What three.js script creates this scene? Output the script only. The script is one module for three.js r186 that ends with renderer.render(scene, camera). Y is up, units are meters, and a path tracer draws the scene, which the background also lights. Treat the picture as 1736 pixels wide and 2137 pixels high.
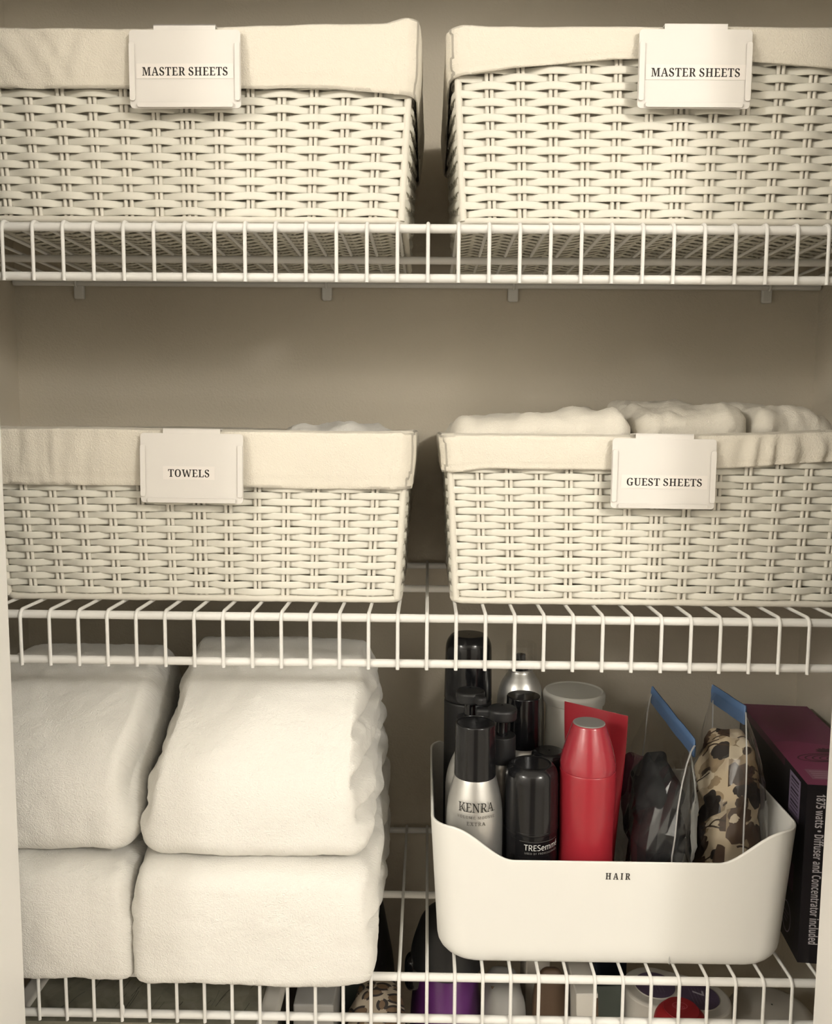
import * as THREE from 'three';
import { mergeGeometries, mergeVertices } from 'three/addons/utils/BufferGeometryUtils.js';
import { RoundedBoxGeometry } from 'three/addons/geometries/RoundedBoxGeometry.js';
import { ImprovedNoise } from 'three/addons/math/ImprovedNoise.js';
import { FontLoader } from 'three/addons/loaders/FontLoader.js';
import { TextGeometry } from 'three/addons/geometries/TextGeometry.js';

// ------------------------------------------------------------------ camera, lights, exposure
const scene = new THREE.Scene();
scene.background = new THREE.Color(0x000000);
const Y0 = 1.35;                                   // height of the middle shelf above the floor
const camera = new THREE.PerspectiveCamera(2 * Math.atan(1068.5 / 1750) * 180 / Math.PI, 1736 / 2137, 0.02, 20);
camera.rotation.order = 'YXZ';
camera.position.set(0, Y0 + 0.167, 0.7192);
camera.rotation.set(-0.102, 0.01335, 0.008);
const renderer = new THREE.WebGLRenderer();
renderer.toneMapping = THREE.LinearToneMapping;
renderer.toneMappingExposure = 1.05;
renderer.shadowMap.enabled = true;

// two ceiling lamps along the hallway outside the closet, one to each side of the doorway
const LAMP = { spots: [[-1.75, 2.31, 1.70], [1.30, 2.31, 1.75]], power: 4.1, color: new THREE.Color().setRGB(1.0, 0.962, 0.895) };
for (const p of LAMP.spots) {
  const l = new THREE.PointLight(LAMP.color, LAMP.power);
  l.position.set(...p);
  l.castShadow = true; l.shadow.radius = 6;
  l.name = 'ceiling_lamp_light';
  scene.add(l);
}

// ------------------------------------------------------------------ helpers
function rng(seed) { let a = seed >>> 0; return () => { a = (a + 0x6D2B79F5) >>> 0; let t = a; t = Math.imul(t ^ (t >>> 15), t | 1); t ^= t + Math.imul(t ^ (t >>> 7), t | 61); return ((t ^ (t >>> 14)) >>> 0) / 4294967296; }; }
const IN = new ImprovedNoise();
const noise = (x, y, z = 0) => IN.noise(x + 31.7, y + 11.3, z + 5.1);
const fbm = (x, y, z, o = 3) => { let s = 0, a = 1, f = 1; for (let i = 0; i < o; i++) { s += a * noise(x * f, y * f, z * f); a *= 0.5; f *= 2.03; } return s; };
const clamp = (v, a, b) => Math.min(b, Math.max(a, v));
const sstep = (a, b, x) => { const t = clamp((x - a) / (b - a), 0, 1); return t * t * (3 - 2 * t); };
const lerp = (a, b, t) => a + (b - a) * t;
const rgb = (r, g, b) => new THREE.Color().setRGB(r, g, b);
const names = new Map();
function numbered(n) { const k = names.get(n) ?? 0; names.set(n, k + 1); return k ? `${n}_${String(k).padStart(3, '0')}` : n; }
function shade(o) { o.traverse((m) => { if (m.isMesh) { m.castShadow = true; m.receiveShadow = true; } }); }
function tag(o, label, category, group, kind) { o.userData.label = label; o.userData.category = category; if (group) o.userData.group = group; if (kind) o.userData.kind = kind; return o; }
function thing(name, label, category, pos = [0, 0, 0], turn = 0, group) {
  const g = new THREE.Group(); g.name = numbered(name); g.position.set(...pos); g.rotation.y = turn; scene.add(g);
  return tag(g, label, category, group);
}
function part(parent, name, geo, mat, label) { const m = new THREE.Mesh(geo, mat); m.name = name; if (label) m.userData.label = label; parent.add(m); return m; }
function box(w, h, d, x = 0, y = 0, z = 0) { const g = new THREE.BoxGeometry(w, h, d); g.translate(x, y, z); return g; }
function planarUV(g, k = 1) {
  const p = g.attributes.position, n = g.attributes.normal, uv = new Float32Array(p.count * 2);
  for (let i = 0; i < p.count; i++) {
    const ax = Math.abs(n.getX(i)), ay = Math.abs(n.getY(i)), az = Math.abs(n.getZ(i));
    let u, v;
    if (az >= ax && az >= ay) { u = p.getX(i); v = p.getY(i); } else if (ax >= ay) { u = p.getZ(i); v = p.getY(i); } else { u = p.getX(i); v = p.getZ(i); }
    uv[2 * i] = u * k; uv[2 * i + 1] = v * k;
  }
  g.setAttribute('uv', new THREE.BufferAttribute(uv, 2)); return g;
}
// sweep a cross-section (list of [n, u]) along frames {p, n, u}
function sweep(frames, section, closed, caps = true, scaleFn) {
  const m = section.length, k = frames.length, pos = [], idx = [];
  frames.forEach((f, i) => {
    const s = scaleFn ? scaleFn(i / (k - 1), i) : 1;
    for (const [a, b] of section) pos.push(f.p.x + (f.n.x * a + f.u.x * b) * s, f.p.y + (f.n.y * a + f.u.y * b) * s, f.p.z + (f.n.z * a + f.u.z * b) * s);
  });
  const rows = closed ? k : k - 1;
  for (let i = 0; i < rows; i++) for (let j = 0; j < m; j++) {
    const a = i * m + j, b = i * m + (j + 1) % m, c = ((i + 1) % k) * m + j, d = ((i + 1) % k) * m + (j + 1) % m;
    idx.push(a, b, c, b, d, c);
  }
  if (!closed && caps) for (const i of [0, k - 1]) for (let j = 1; j < m - 1; j++) idx.push(i * m, i * m + j, i * m + j + 1);
  const g = new THREE.BufferGeometry();
  g.setAttribute('position', new THREE.Float32BufferAttribute(pos, 3)); g.setIndex(idx); g.computeVertexNormals();
  return g;
}
function grid(rows, closedU = true) {      // rows: array of arrays of [x,y,z]
  const n = rows[0].length, pos = [], idx = [];
  for (const r of rows) for (const p of r) pos.push(...p);
  const cols = closedU ? n : n - 1;
  for (let i = 0; i < rows.length - 1; i++) for (let j = 0; j < cols; j++) {
    const a = i * n + j, b = i * n + (j + 1) % n, c = a + n, d = (i + 1) * n + (j + 1) % n;
    idx.push(a, b, c, b, d, c);
  }
  const g = new THREE.BufferGeometry();
  g.setAttribute('position', new THREE.Float32BufferAttribute(pos, 3)); g.setIndex(idx); g.computeVertexNormals();
  return g;
}
const disc = (n, r) => Array.from({ length: n }, (_, i) => [r * Math.cos(i / n * 2 * Math.PI), r * Math.sin(i / n * 2 * Math.PI)]);
function lathe(pts, seg = 48, a0 = 0, a1 = 2 * Math.PI) { return new THREE.LatheGeometry(pts.map(([r, y]) => new THREE.Vector2(r, y)), seg, a0, a1); }
// rounded corner helper for lathe profiles
function roundProfile(list, k = 5) {    // list of [r, y, radius?]
  const out = [];
  list.forEach((p, i) => {
    const R = p[2] || 0;
    if (!R || i === 0 || i === list.length - 1) { out.push([p[0], p[1]]); return; }
    const a = list[i - 1], b = list[i + 1];
    const la = Math.hypot(a[0] - p[0], a[1] - p[1]), lb = Math.hypot(b[0] - p[0], b[1] - p[1]);
    const ra = Math.min(R, la * 0.5), rb = Math.min(R, lb * 0.5);
    const A = [p[0] + (a[0] - p[0]) / la * ra, p[1] + (a[1] - p[1]) / la * ra], B = [p[0] + (b[0] - p[0]) / lb * rb, p[1] + (b[1] - p[1]) / lb * rb];
    for (let j = 0; j <= k; j++) { const t = j / k; out.push([(1 - t) ** 2 * A[0] + 2 * t * (1 - t) * p[0] + t * t * B[0], (1 - t) ** 2 * A[1] + 2 * t * (1 - t) * p[1] + t * t * B[1]]); }
  });
  return out;
}
// soft cloth block: half sizes h, rounding radii R, displacement fn(pos, dir) -> metres along dir
function softBlock(h, R, seg, disp, post) {     // R: [x, y top, z top, y bottom, z bottom]
  const Rb = R[3] ?? R[1], Rzb = R[4] ?? R[2];
  let g = new THREE.BoxGeometry(2, 2, 2, ...seg); g.deleteAttribute('uv'); g.deleteAttribute('normal'); g = mergeVertices(g, 1e-4);
  const p = g.attributes.position, v = new THREE.Vector3(), d = new THREE.Vector3(), q = new THREE.Vector3();
  for (let i = 0; i < p.count; i++) {
    const rz = lerp(Rzb, R[2], sstep(-0.7, 0.5, p.getY(i)));
    v.set(p.getX(i) * h[0], p.getY(i) * h[1], p.getZ(i) * h[2]);
    q.set(clamp(v.x, -h[0] + R[0], h[0] - R[0]), clamp(v.y, -h[1] + Rb, h[1] - R[1]), clamp(v.z, -h[2] + rz, h[2] - rz));
    const ry = v.y > q.y ? R[1] : Rb;
    d.set((v.x - q.x) / R[0], (v.y - q.y) / ry, (v.z - q.z) / rz).normalize();
    v.set(q.x + d.x * R[0], q.y + d.y * ry, q.z + d.z * rz);
    const n = new THREE.Vector3(d.x / R[0], d.y / ry, d.z / rz).normalize();
    const a = disp ? disp(v, n) : 0;
    v.addScaledVector(n, a);
    if (post) post(v, n);
    p.setXYZ(i, v.x, v.y, v.z);
  }
  g.computeVertexNormals();
  const uv = new Float32Array(p.count * 2);
  for (let i = 0; i < p.count; i++) { uv[2 * i] = p.getX(i) + p.getZ(i) * 0.35; uv[2 * i + 1] = p.getY(i) - p.getZ(i); }
  g.setAttribute('uv', new THREE.BufferAttribute(uv, 2));
  return g;
}

// ------------------------------------------------------------------ textures
function noiseTexture(size, seed, octaves, repeat) {   // tileable value noise, grey
  const R = rng(seed), out = new Float32Array(size * size);
  let amp = 1, tot = 0;
  for (const cells of octaves) {
    const g = Float32Array.from({ length: cells * cells }, () => R());
    for (let y = 0; y < size; y++) for (let x = 0; x < size; x++) {
      const fx = x / size * cells, fy = y / size * cells, x0 = Math.floor(fx), y0 = Math.floor(fy), tx = fx - x0, ty = fy - y0;
      const sx = tx * tx * (3 - 2 * tx), sy = ty * ty * (3 - 2 * ty), x1 = (x0 + 1) % cells, y1 = (y0 + 1) % cells;
      out[y * size + x] += amp * lerp(lerp(g[y0 * cells + x0], g[y0 * cells + x1], sx), lerp(g[y1 * cells + x0], g[y1 * cells + x1], sx), sy);
    }
    tot += amp; amp *= 0.75;
  }
  const d = new Uint8Array(size * size * 4);
  for (let i = 0; i < size * size; i++) { const v = Math.round(255 * out[i] / tot); d[4 * i] = d[4 * i + 1] = d[4 * i + 2] = v; d[4 * i + 3] = 255; }
  const t = new THREE.DataTexture(d, size, size); t.wrapS = t.wrapT = THREE.RepeatWrapping; t.magFilter = THREE.LinearFilter; t.minFilter = THREE.LinearMipmapLinearFilter; t.generateMipmaps = true;
  t.repeat.set(repeat, repeat); t.needsUpdate = true; return t;
}
function canvasTex(w, h, draw) {
  const c = document.createElement('canvas'); c.width = w; c.height = h; const g = c.getContext('2d'); draw(g, w, h);
  const t = new THREE.CanvasTexture(c); t.colorSpace = THREE.SRGBColorSpace; t.anisotropy = 8; return t;
}
// lettering fitted into a width and a cap height
function fitText(g, text, x, y, width, capH, font, align = 'center', spacing = 0) {
  g.save(); g.font = font.replace('SIZE', '100');
  const m = g.measureText(text); const total = m.width + spacing * 100 * (text.length - 1);
  const sy = capH / 71, sx = width / total;
  g.translate(align === 'center' ? x - width / 2 : x, y); g.scale(sx, sy); g.textAlign = 'left'; g.textBaseline = 'alphabetic';
  let cx = 0; for (const ch of text) { g.fillText(ch, cx, 0); cx += g.measureText(ch).width + spacing * 100; }
  g.restore();
}
const wallBump = noiseTexture(256, 3, [64, 128], 8);
const terryBump = noiseTexture(512, 7, [64, 128, 256], 15);
const clothBump = noiseTexture(256, 9, [96, 128], 14);
const wickerBump = noiseTexture(256, 13, [32, 64], 30);

// ------------------------------------------------------------------ materials
const std = (o) => new THREE.MeshStandardMaterial(o), phys = (o) => new THREE.MeshPhysicalMaterial(o);
const M = {
  wall: std({ color: rgb(0.685, 0.62, 0.505), roughness: 0.9, bumpMap: wallBump, bumpScale: 0.0003 }),
  hall: std({ color: rgb(0.86, 0.84, 0.80), roughness: 0.92 }),
  ceiling: std({ color: rgb(0.88, 0.87, 0.84), roughness: 0.95 }),
  carpet: std({ color: rgb(0.56, 0.50, 0.42), roughness: 1, bumpMap: terryBump, bumpScale: 0.003 }),
  trim: std({ color: rgb(0.92, 0.895, 0.85), roughness: 0.45 }),
  wire: std({ color: rgb(0.82, 0.805, 0.765), roughness: 0.5 }),
  wicker: std({ color: rgb(0.80, 0.772, 0.675), roughness: 0.55 }),
  stake: std({ color: rgb(0.78, 0.74, 0.645), roughness: 0.6 }),
  liner: phys({ color: rgb(0.80, 0.745, 0.635), roughness: 0.95, bumpMap: clothBump, bumpScale: 0.0004, sheen: 0.2, sheenColor: rgb(1, 0.95, 0.85) }),
  sheet: phys({ color: rgb(0.79, 0.74, 0.64), roughness: 0.95, bumpMap: clothBump, bumpScale: 0.0005, sheen: 0.2, sheenColor: rgb(1, 0.95, 0.85) }),
  terry: phys({ color: rgb(0.865, 0.84, 0.78), roughness: 1, bumpMap: terryBump, bumpScale: 0.0007, sheen: 0.35, sheenRoughness: 0.9, sheenColor: rgb(1, 0.97, 0.92) }),
  holder: std({ color: rgb(0.80, 0.765, 0.715), roughness: 0.5 }),
  bin: phys({ color: rgb(0.845, 0.83, 0.78), roughness: 0.42, clearcoat: 0.1, clearcoatRoughness: 0.5 }),
  ink: std({ color: rgb(0.02, 0.015, 0.012), roughness: 0.7 }),
  silver: std({ color: rgb(0.66, 0.655, 0.63), roughness: 0.36, metalness: 0.85 }),
  pearl: phys({ color: rgb(0.62, 0.61, 0.585), roughness: 0.36, metalness: 0.8, clearcoat: 0.4, clearcoatRoughness: 0.3 }),
  black: phys({ color: rgb(0.008, 0.008, 0.009), roughness: 0.14 }),
  blackSatin: std({ color: rgb(0.016, 0.016, 0.017), roughness: 0.45 }),
  charcoal: phys({ color: rgb(0.010, 0.010, 0.011), roughness: 0.16 }),
  red: phys({ color: rgb(0.36, 0.022, 0.034), roughness: 0.3, clearcoat: 0.3, clearcoatRoughness: 0.25 }),
  redTube: phys({ color: rgb(0.33, 0.02, 0.03), roughness: 0.38, clearcoat: 0.2, clearcoatRoughness: 0.3 }),
  redCap: phys({ color: rgb(0.38, 0.035, 0.05), roughness: 0.2, clearcoat: 0.6, clearcoatRoughness: 0.15 }),
  greyCap: std({ color: rgb(0.24, 0.23, 0.215), roughness: 0.5 }),
  milky: std({ color: rgb(0.68, 0.66, 0.59), roughness: 0.5 }),
  milkyLid: std({ color: rgb(0.52, 0.51, 0.46), roughness: 0.45 }),
  clear: phys({ color: rgb(0.97, 0.97, 0.96), roughness: 0.06, transmission: 1, thickness: 0, ior: 1.45 }),
  film: phys({ color: rgb(0.96, 0.96, 0.96), roughness: 0.1, transmission: 1, thickness: 0, ior: 1.45, clearcoat: 0.3, clearcoatRoughness: 0.1, side: THREE.DoubleSide }),
  blueZip: std({ color: rgb(0.10, 0.18, 0.34), roughness: 0.45 }),
  seam: phys({ color: rgb(0.80, 0.80, 0.78), roughness: 0.4, transmission: 0.5, thickness: 0 }),
  purple: phys({ color: rgb(0.13, 0.03, 0.17), roughness: 0.28, clearcoat: 0.4, clearcoatRoughness: 0.2 }),
  brown: std({ color: rgb(0.085, 0.05, 0.028), roughness: 0.6 }),
  greyPlastic: std({ color: rgb(0.30, 0.29, 0.27), roughness: 0.5 }),
  offWhite: std({ color: rgb(0.62, 0.59, 0.53), roughness: 0.55 }),
  darkGreen: std({ color: rgb(0.10, 0.125, 0.11), roughness: 0.5 }),
  navy: std({ color: rgb(0.028, 0.04, 0.065), roughness: 0.5 }),
  cloth: std({ color: rgb(0.014, 0.015, 0.016), roughness: 0.85 }),
  wine: std({ color: rgb(0.10, 0.018, 0.035), roughness: 0.8 }),
};

// ------------------------------------------------------------------ the setting
function structure(name, geo, mat, label, category) { const m = new THREE.Mesh(geo, mat); m.name = name; scene.add(m); tag(m, label, category, null, 'structure'); return m; }
const XL = -0.49, XR = 0.455, ZB = -0.288, ZJ = 0.05, ZH = 0.17, CEIL = 2.44, HALLX = 2.6, HALLZ = 2.08;
structure('wall_back', planarUV(box(XR - XL + 0.2, CEIL, 0.06, (XL + XR) / 2, CEIL / 2, ZB - 0.03)), M.wall, 'beige painted back wall of the linen closet', 'wall');
structure('wall_left', planarUV(box(0.06, CEIL, ZJ - ZB, XL - 0.03, CEIL / 2, (ZB + ZJ) / 2)), M.wall, 'beige painted side wall beside the stacked towels', 'wall');
structure('wall_right', planarUV(box(0.06, CEIL, ZJ - ZB, XR + 0.03, CEIL / 2, (ZB + ZJ) / 2)), M.wall, 'beige painted side wall beside the hair dryer box', 'wall');
const DOOR = 2.04, JL = -0.342, JR = 0.332, TH = 0.02;
structure('wall_front', planarUV(mergeGeometries([
  box(HALLX + JL - TH, CEIL, ZH - ZJ, (-HALLX + JL - TH) / 2, CEIL / 2, (ZJ + ZH) / 2),
  box(HALLX - JR - TH, CEIL, ZH - ZJ, (HALLX + JR + TH) / 2, CEIL / 2, (ZJ + ZH) / 2),
  box(JR - JL + 2 * TH, CEIL - DOOR - TH, ZH - ZJ, (JL + JR) / 2, (CEIL + DOOR + TH) / 2, (ZJ + ZH) / 2)])), M.hall, 'painted wall around the closet doorway', 'wall');
const jamb = (x) => { const g = new RoundedBoxGeometry(TH, DOOR, ZH - ZJ + 0.004, 2, 0.002); g.translate(x, DOOR / 2, (ZJ + ZH) / 2); return g; };
structure('trim_1', jamb(JL - TH / 2), M.trim, 'white door jamb in front of the towel stack', 'door jamb');
structure('trim_2', jamb(JR + TH / 2), M.trim, 'white door jamb in front of the hair dryer box', 'door jamb');
structure('trim_3', new RoundedBoxGeometry(JR - JL + 2 * TH, TH, ZH - ZJ + 0.004, 2, 0.002).translate((JL + JR) / 2, DOOR + TH / 2, (ZJ + ZH) / 2), M.trim, 'white head jamb above the closet opening', 'door jamb');
structure('floor', planarUV(box(2 * HALLX + 0.2, 0.06, HALLZ - ZB + 0.2, 0, -0.03, (HALLZ + ZB) / 2)), M.carpet, 'tan carpet floor of hall and closet', 'floor');
structure('ceiling', box(2 * HALLX + 0.2, 0.06, HALLZ - ZB + 0.2, 0, CEIL + 0.03, (HALLZ + ZB) / 2), M.ceiling, 'white ceiling of hall and closet', 'ceiling');
structure('wall_hall_left', box(0.06, CEIL, HALLZ - ZH, -HALLX - 0.03, CEIL / 2, (HALLZ + ZH) / 2), M.hall, 'pale hall wall west of the closet doorway', 'wall');
structure('wall_hall_right', box(0.06, CEIL, HALLZ - ZH, HALLX + 0.03, CEIL / 2, (HALLZ + ZH) / 2), M.hall, 'pale hall wall east of the closet doorway', 'wall');
structure('door_1', new RoundedBoxGeometry(0.80, 2.03, 0.04, 2, 0.004).translate(0.0, 1.015, HALLZ - 0.021), std({ color: rgb(0.10, 0.06, 0.035), roughness: 0.5 }), 'added unseen dark door across the hall that darkens reflections in the glossy caps', 'door');  // invented out-of-view door: gives the glossy black caps a dark strip to mirror
structure('wall_hall_end', box(2 * HALLX + 0.12, CEIL, 0.06, 0, CEIL / 2, HALLZ + 0.03), M.hall, 'pale hall wall opposite the closet', 'wall');
LAMP.spots.forEach(([lx, ly, lz], i) => {
  const lamp = thing('ceiling_lamp', ['frosted dome lamp on the hall ceiling at the towel side', 'frosted dome lamp on the hall ceiling at the hair bin side'][i], 'lamp', [lx, CEIL, lz], 0, 'hall ceiling lamps');
  part(lamp, 'base', lathe([[0, 0], [0.15, 0], [0.15, -0.02], [0.14, -0.025], [0, -0.025]]), M.trim);
  const glow = std({ color: 0xffffff, roughness: 0.6, emissive: LAMP.color, emissiveIntensity: 3 });
  part(lamp, 'lamp_shade', lathe(Array.from({ length: 14 }, (_, i) => { const t = i / 13 * Math.PI / 2; return [0.135 * Math.sin(t) + 1e-5, -0.18 + 0.155 * (1 - Math.cos(t))]; })), glow);
});

// ------------------------------------------------------------------ wire shelves
const PITCH = 0.0254, RR = 0.0037, WR = 0.0016, WO = 0.0044, LIP = 0.0405;
const SHELF = { top: 0.3307, middle: 0, bottom: -0.3337, lowest: -0.667 };
const ON = WO + WR;                             // resting height above a shelf's rail axis
const wireGeo = (() => {
  const zf = WO, yt = WO, pts = [];
  pts.push([ZB + 0.006, yt], [-0.02, yt]);
  for (let i = 0; i <= 5; i++) { const a = i / 5 * Math.PI / 2; pts.push([zf - 0.006 + 0.006 * Math.sin(a), yt - 0.006 + 0.006 * Math.cos(a)]); }
  pts.push([zf, -LIP - RR - 0.0005]);
  const fr = pts.map(([z, y], i) => {
    const a = pts[Math.max(0, i - 1)], b = pts[Math.min(pts.length - 1, i + 1)], t = new THREE.Vector3(0, b[1] - a[1], b[0] - a[0]).normalize();
    return { p: new THREE.Vector3(0, y, z), n: new THREE.Vector3(1, 0, 0), u: new THREE.Vector3().crossVectors(t, new THREE.Vector3(1, 0, 0)) };
  });
  return sweep(fr, disc(8, WR), false);
})();
const railGeo = new THREE.CylinderGeometry(RR, RR, XR - XL - 0.006, 14).rotateZ(Math.PI / 2);
const dripGeo = (() => { const g = new THREE.SphereGeometry(1, 10, 8); g.scale(0.0016, 0.0055, 0.0018); return g; })();
const clipGeo = (() => mergeGeometries([
  new RoundedBoxGeometry(0.012, 0.022, 0.006, 2, 0.002).translate(0, -0.006, 0),
  new THREE.TorusGeometry(0.0046, 0.0016, 6, 12, Math.PI * 1.4).rotateY(Math.PI / 2).translate(0, 0.001, 0.007),
].map((g) => { g.deleteAttribute('uv'); return g.index ? g.toNonIndexed() : g; })))();
function wireShelf(y, off, tilt, label, clips, drips) {
  const s = thing('wire_shelf', label, 'shelf', [0, Y0 + y, 0], 0, 'white wire closet shelves');
  s.rotation.z = tilt;
  const rail = (ry, rz) => part(s, 'rail', railGeo, M.wire).position.set((XL + XR) / 2, ry, rz);
  rail(0, 0); rail(-LIP, 0); rail(0, -0.135); rail(0, -0.2795);
  for (let i = -19; i <= 17; i++) { const x = i * PITCH + off; if (x > XL + 0.006 && x < XR - 0.006) part(s, 'deck_wire', wireGeo, M.wire).position.x = x; }
  for (const x of clips) part(s, 'wall_clip', clipGeo, M.wire, 'small white plastic wall clip').position.set(x, -0.001, ZB + 0.0035);
  for (const [x, dy] of drips) part(s, 'coating_drip', dripGeo, M.wire).position.set(x, dy, WO);
  return s;
}
wireShelf(SHELF.top, -0.0013, -0.0002, 'white wire shelf under the two baskets marked master sheets', [-0.412, -0.12, 0.098, 0.393], [[-0.2297, -0.029]]);
wireShelf(SHELF.middle, 0.0008, -0.0004, 'white wire shelf under the towels and guest sheets baskets', [-0.41, -0.12, 0.1, 0.39], []);
wireShelf(SHELF.bottom, 0.0038, 0.0006, 'white wire shelf under the white towels and the hair bin', [-0.41, -0.12, 0.1, 0.39], [[-0.2745, -0.034]]);
wireShelf(SHELF.lowest, 0.002, 0, 'white wire shelf at the very bottom under purple bottle and storage box', [-0.41, -0.12, 0.1, 0.39], []);

// ------------------------------------------------------------------ wicker baskets
const BK = { a0: 0.1805, a1: 0.1885, b0: 0.1195, b1: 0.1245, h: 0.150, nf: 13, ns: 8 };
const ba = (y) => lerp(BK.a0, BK.a1, y / BK.h), bb = (y) => lerp(BK.b0, BK.b1, y / BK.h);
function stakeRing(y) {        // list of {x,z,nx,nz,corner,centre}
  const a = ba(y), b = bb(y), out = [], q = Math.SQRT1_2;
  const c = (x, z) => out.push({ x: x * (a - 0.0015), z: z * (b - 0.0015), nx: x * q, nz: z * q, corner: true });
  c(-1, 1); for (let i = 1; i <= BK.nf; i++) out.push({ x: -a + 2 * a * i / (BK.nf + 1), z: b, nx: 0, nz: 1, centre: i === 7 });
  c(1, 1); for (let i = 1; i <= BK.ns; i++) out.push({ x: a, z: b - 2 * b * i / (BK.ns + 1), nx: 1, nz: 0 });
  c(1, -1); for (let i = 1; i <= BK.nf; i++) out.push({ x: a - 2 * a * i / (BK.nf + 1), z: -b, nx: 0, nz: -1, centre: i === 7 });
  c(-1, -1); for (let i = 1; i <= BK.ns; i++) out.push({ x: -a, z: -b + 2 * b * i / (BK.ns + 1), nx: -1, nz: 0 });
  return out;
}
function framesXZ(pts, closed = true) {
  const k = pts.length, up = new THREE.Vector3(0, 1, 0);
  return pts.map((p, i) => {
    const A = pts[closed ? (i + k - 1) % k : Math.max(0, i - 1)], B = pts[closed ? (i + 1) % k : Math.min(k - 1, i + 1)];
    const n = new THREE.Vector3(-(B[2] - A[2]), 0, B[0] - A[0]).normalize().multiplyScalar(1);
    return { p: new THREE.Vector3(...p), n, u: up };
  });
}
function weaverGeometry(row, y, R) {
  const st = stakeRing(y), SEG = 6, pts = [], k = st.length, jit = st.map(() => (R() - 0.5) * 0.0011), am = st.map(() => 0.0027 + (R() - 0.5) * 0.0007);
  for (let i = 0; i < k; i++) {
    const s = st[i], e = st[(i + 1) % k], os = am[i] * ((i + row) % 2 ? 1 : -1), oe = am[(i + 1) % k] * ((i + 1 + row) % 2 ? 1 : -1);
    for (let j = 0; j < SEG; j++) {
      const t = j / SEG, w = sstep(0.08, 0.92, t);
      pts.push([lerp(s.x, e.x, t) + lerp(s.nx * os, e.nx * oe, w), y + lerp(jit[i], jit[(i + 1) % k], w), lerp(s.z, e.z, t) + lerp(s.nz * os, e.nz * oe, w)]);
    }
  }
  const n = pts.length, sm = pts.map((p, i) => { const A = pts[(i + n - 1) % n], B = pts[(i + 1) % n]; return [0.25 * A[0] + 0.5 * p[0] + 0.25 * B[0], p[1], 0.25 * A[2] + 0.5 * p[2] + 0.25 * B[2]]; });
  const t = 0.0009, h = 0.00308;
  return sweep(framesXZ(sm), [[t, 0.55 * h], [0.4 * t, h], [-0.4 * t, h], [-t, 0.55 * h], [-t, -0.55 * h], [-0.4 * t, -h], [0.4 * t, -h], [t, -0.55 * h]], true);
}
function roundRing(a, b, r, N) {       // equal arc samples, starting at the front left, running to +x
  const seg = [[2 * (a - r), 0], [Math.PI / 2 * r, 1], [2 * (b - r), 2], [Math.PI / 2 * r, 3], [2 * (a - r), 4], [Math.PI / 2 * r, 5], [2 * (b - r), 6], [Math.PI / 2 * r, 7]];
  const L = seg.reduce((s, x) => s + x[0], 0), out = [];
  for (let i = 0; i < N; i++) {
    let s = i / N * L, j = 0; while (s > seg[j][0] && j < 7) { s -= seg[j][0]; j++; }
    const t = s / r; let x, z, nx, nz;
    if (j === 0) { x = -a + r + s; z = b; nx = 0; nz = 1; }
    else if (j === 1) { nx = Math.sin(t); nz = Math.cos(t); x = a - r + r * nx; z = b - r + r * nz; }
    else if (j === 2) { x = a; z = b - r - s; nx = 1; nz = 0; }
    else if (j === 3) { nx = Math.cos(t); nz = -Math.sin(t); x = a - r + r * nx; z = -b + r + r * nz; }
    else if (j === 4) { x = a - r - s; z = -b; nx = 0; nz = -1; }
    else if (j === 5) { nx = -Math.sin(t); nz = -Math.cos(t); x = -a + r + r * nx; z = -b + r + r * nz; }
    else if (j === 6) { x = -a; z = -b + r + s; nx = -1; nz = 0; }
    else { nx = -Math.cos(t); nz = Math.sin(t); x = -a + r + r * nx; z = b - r + r * nz; }
    out.push({ x, z, nx, nz });
  }
  return out;
}
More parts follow.
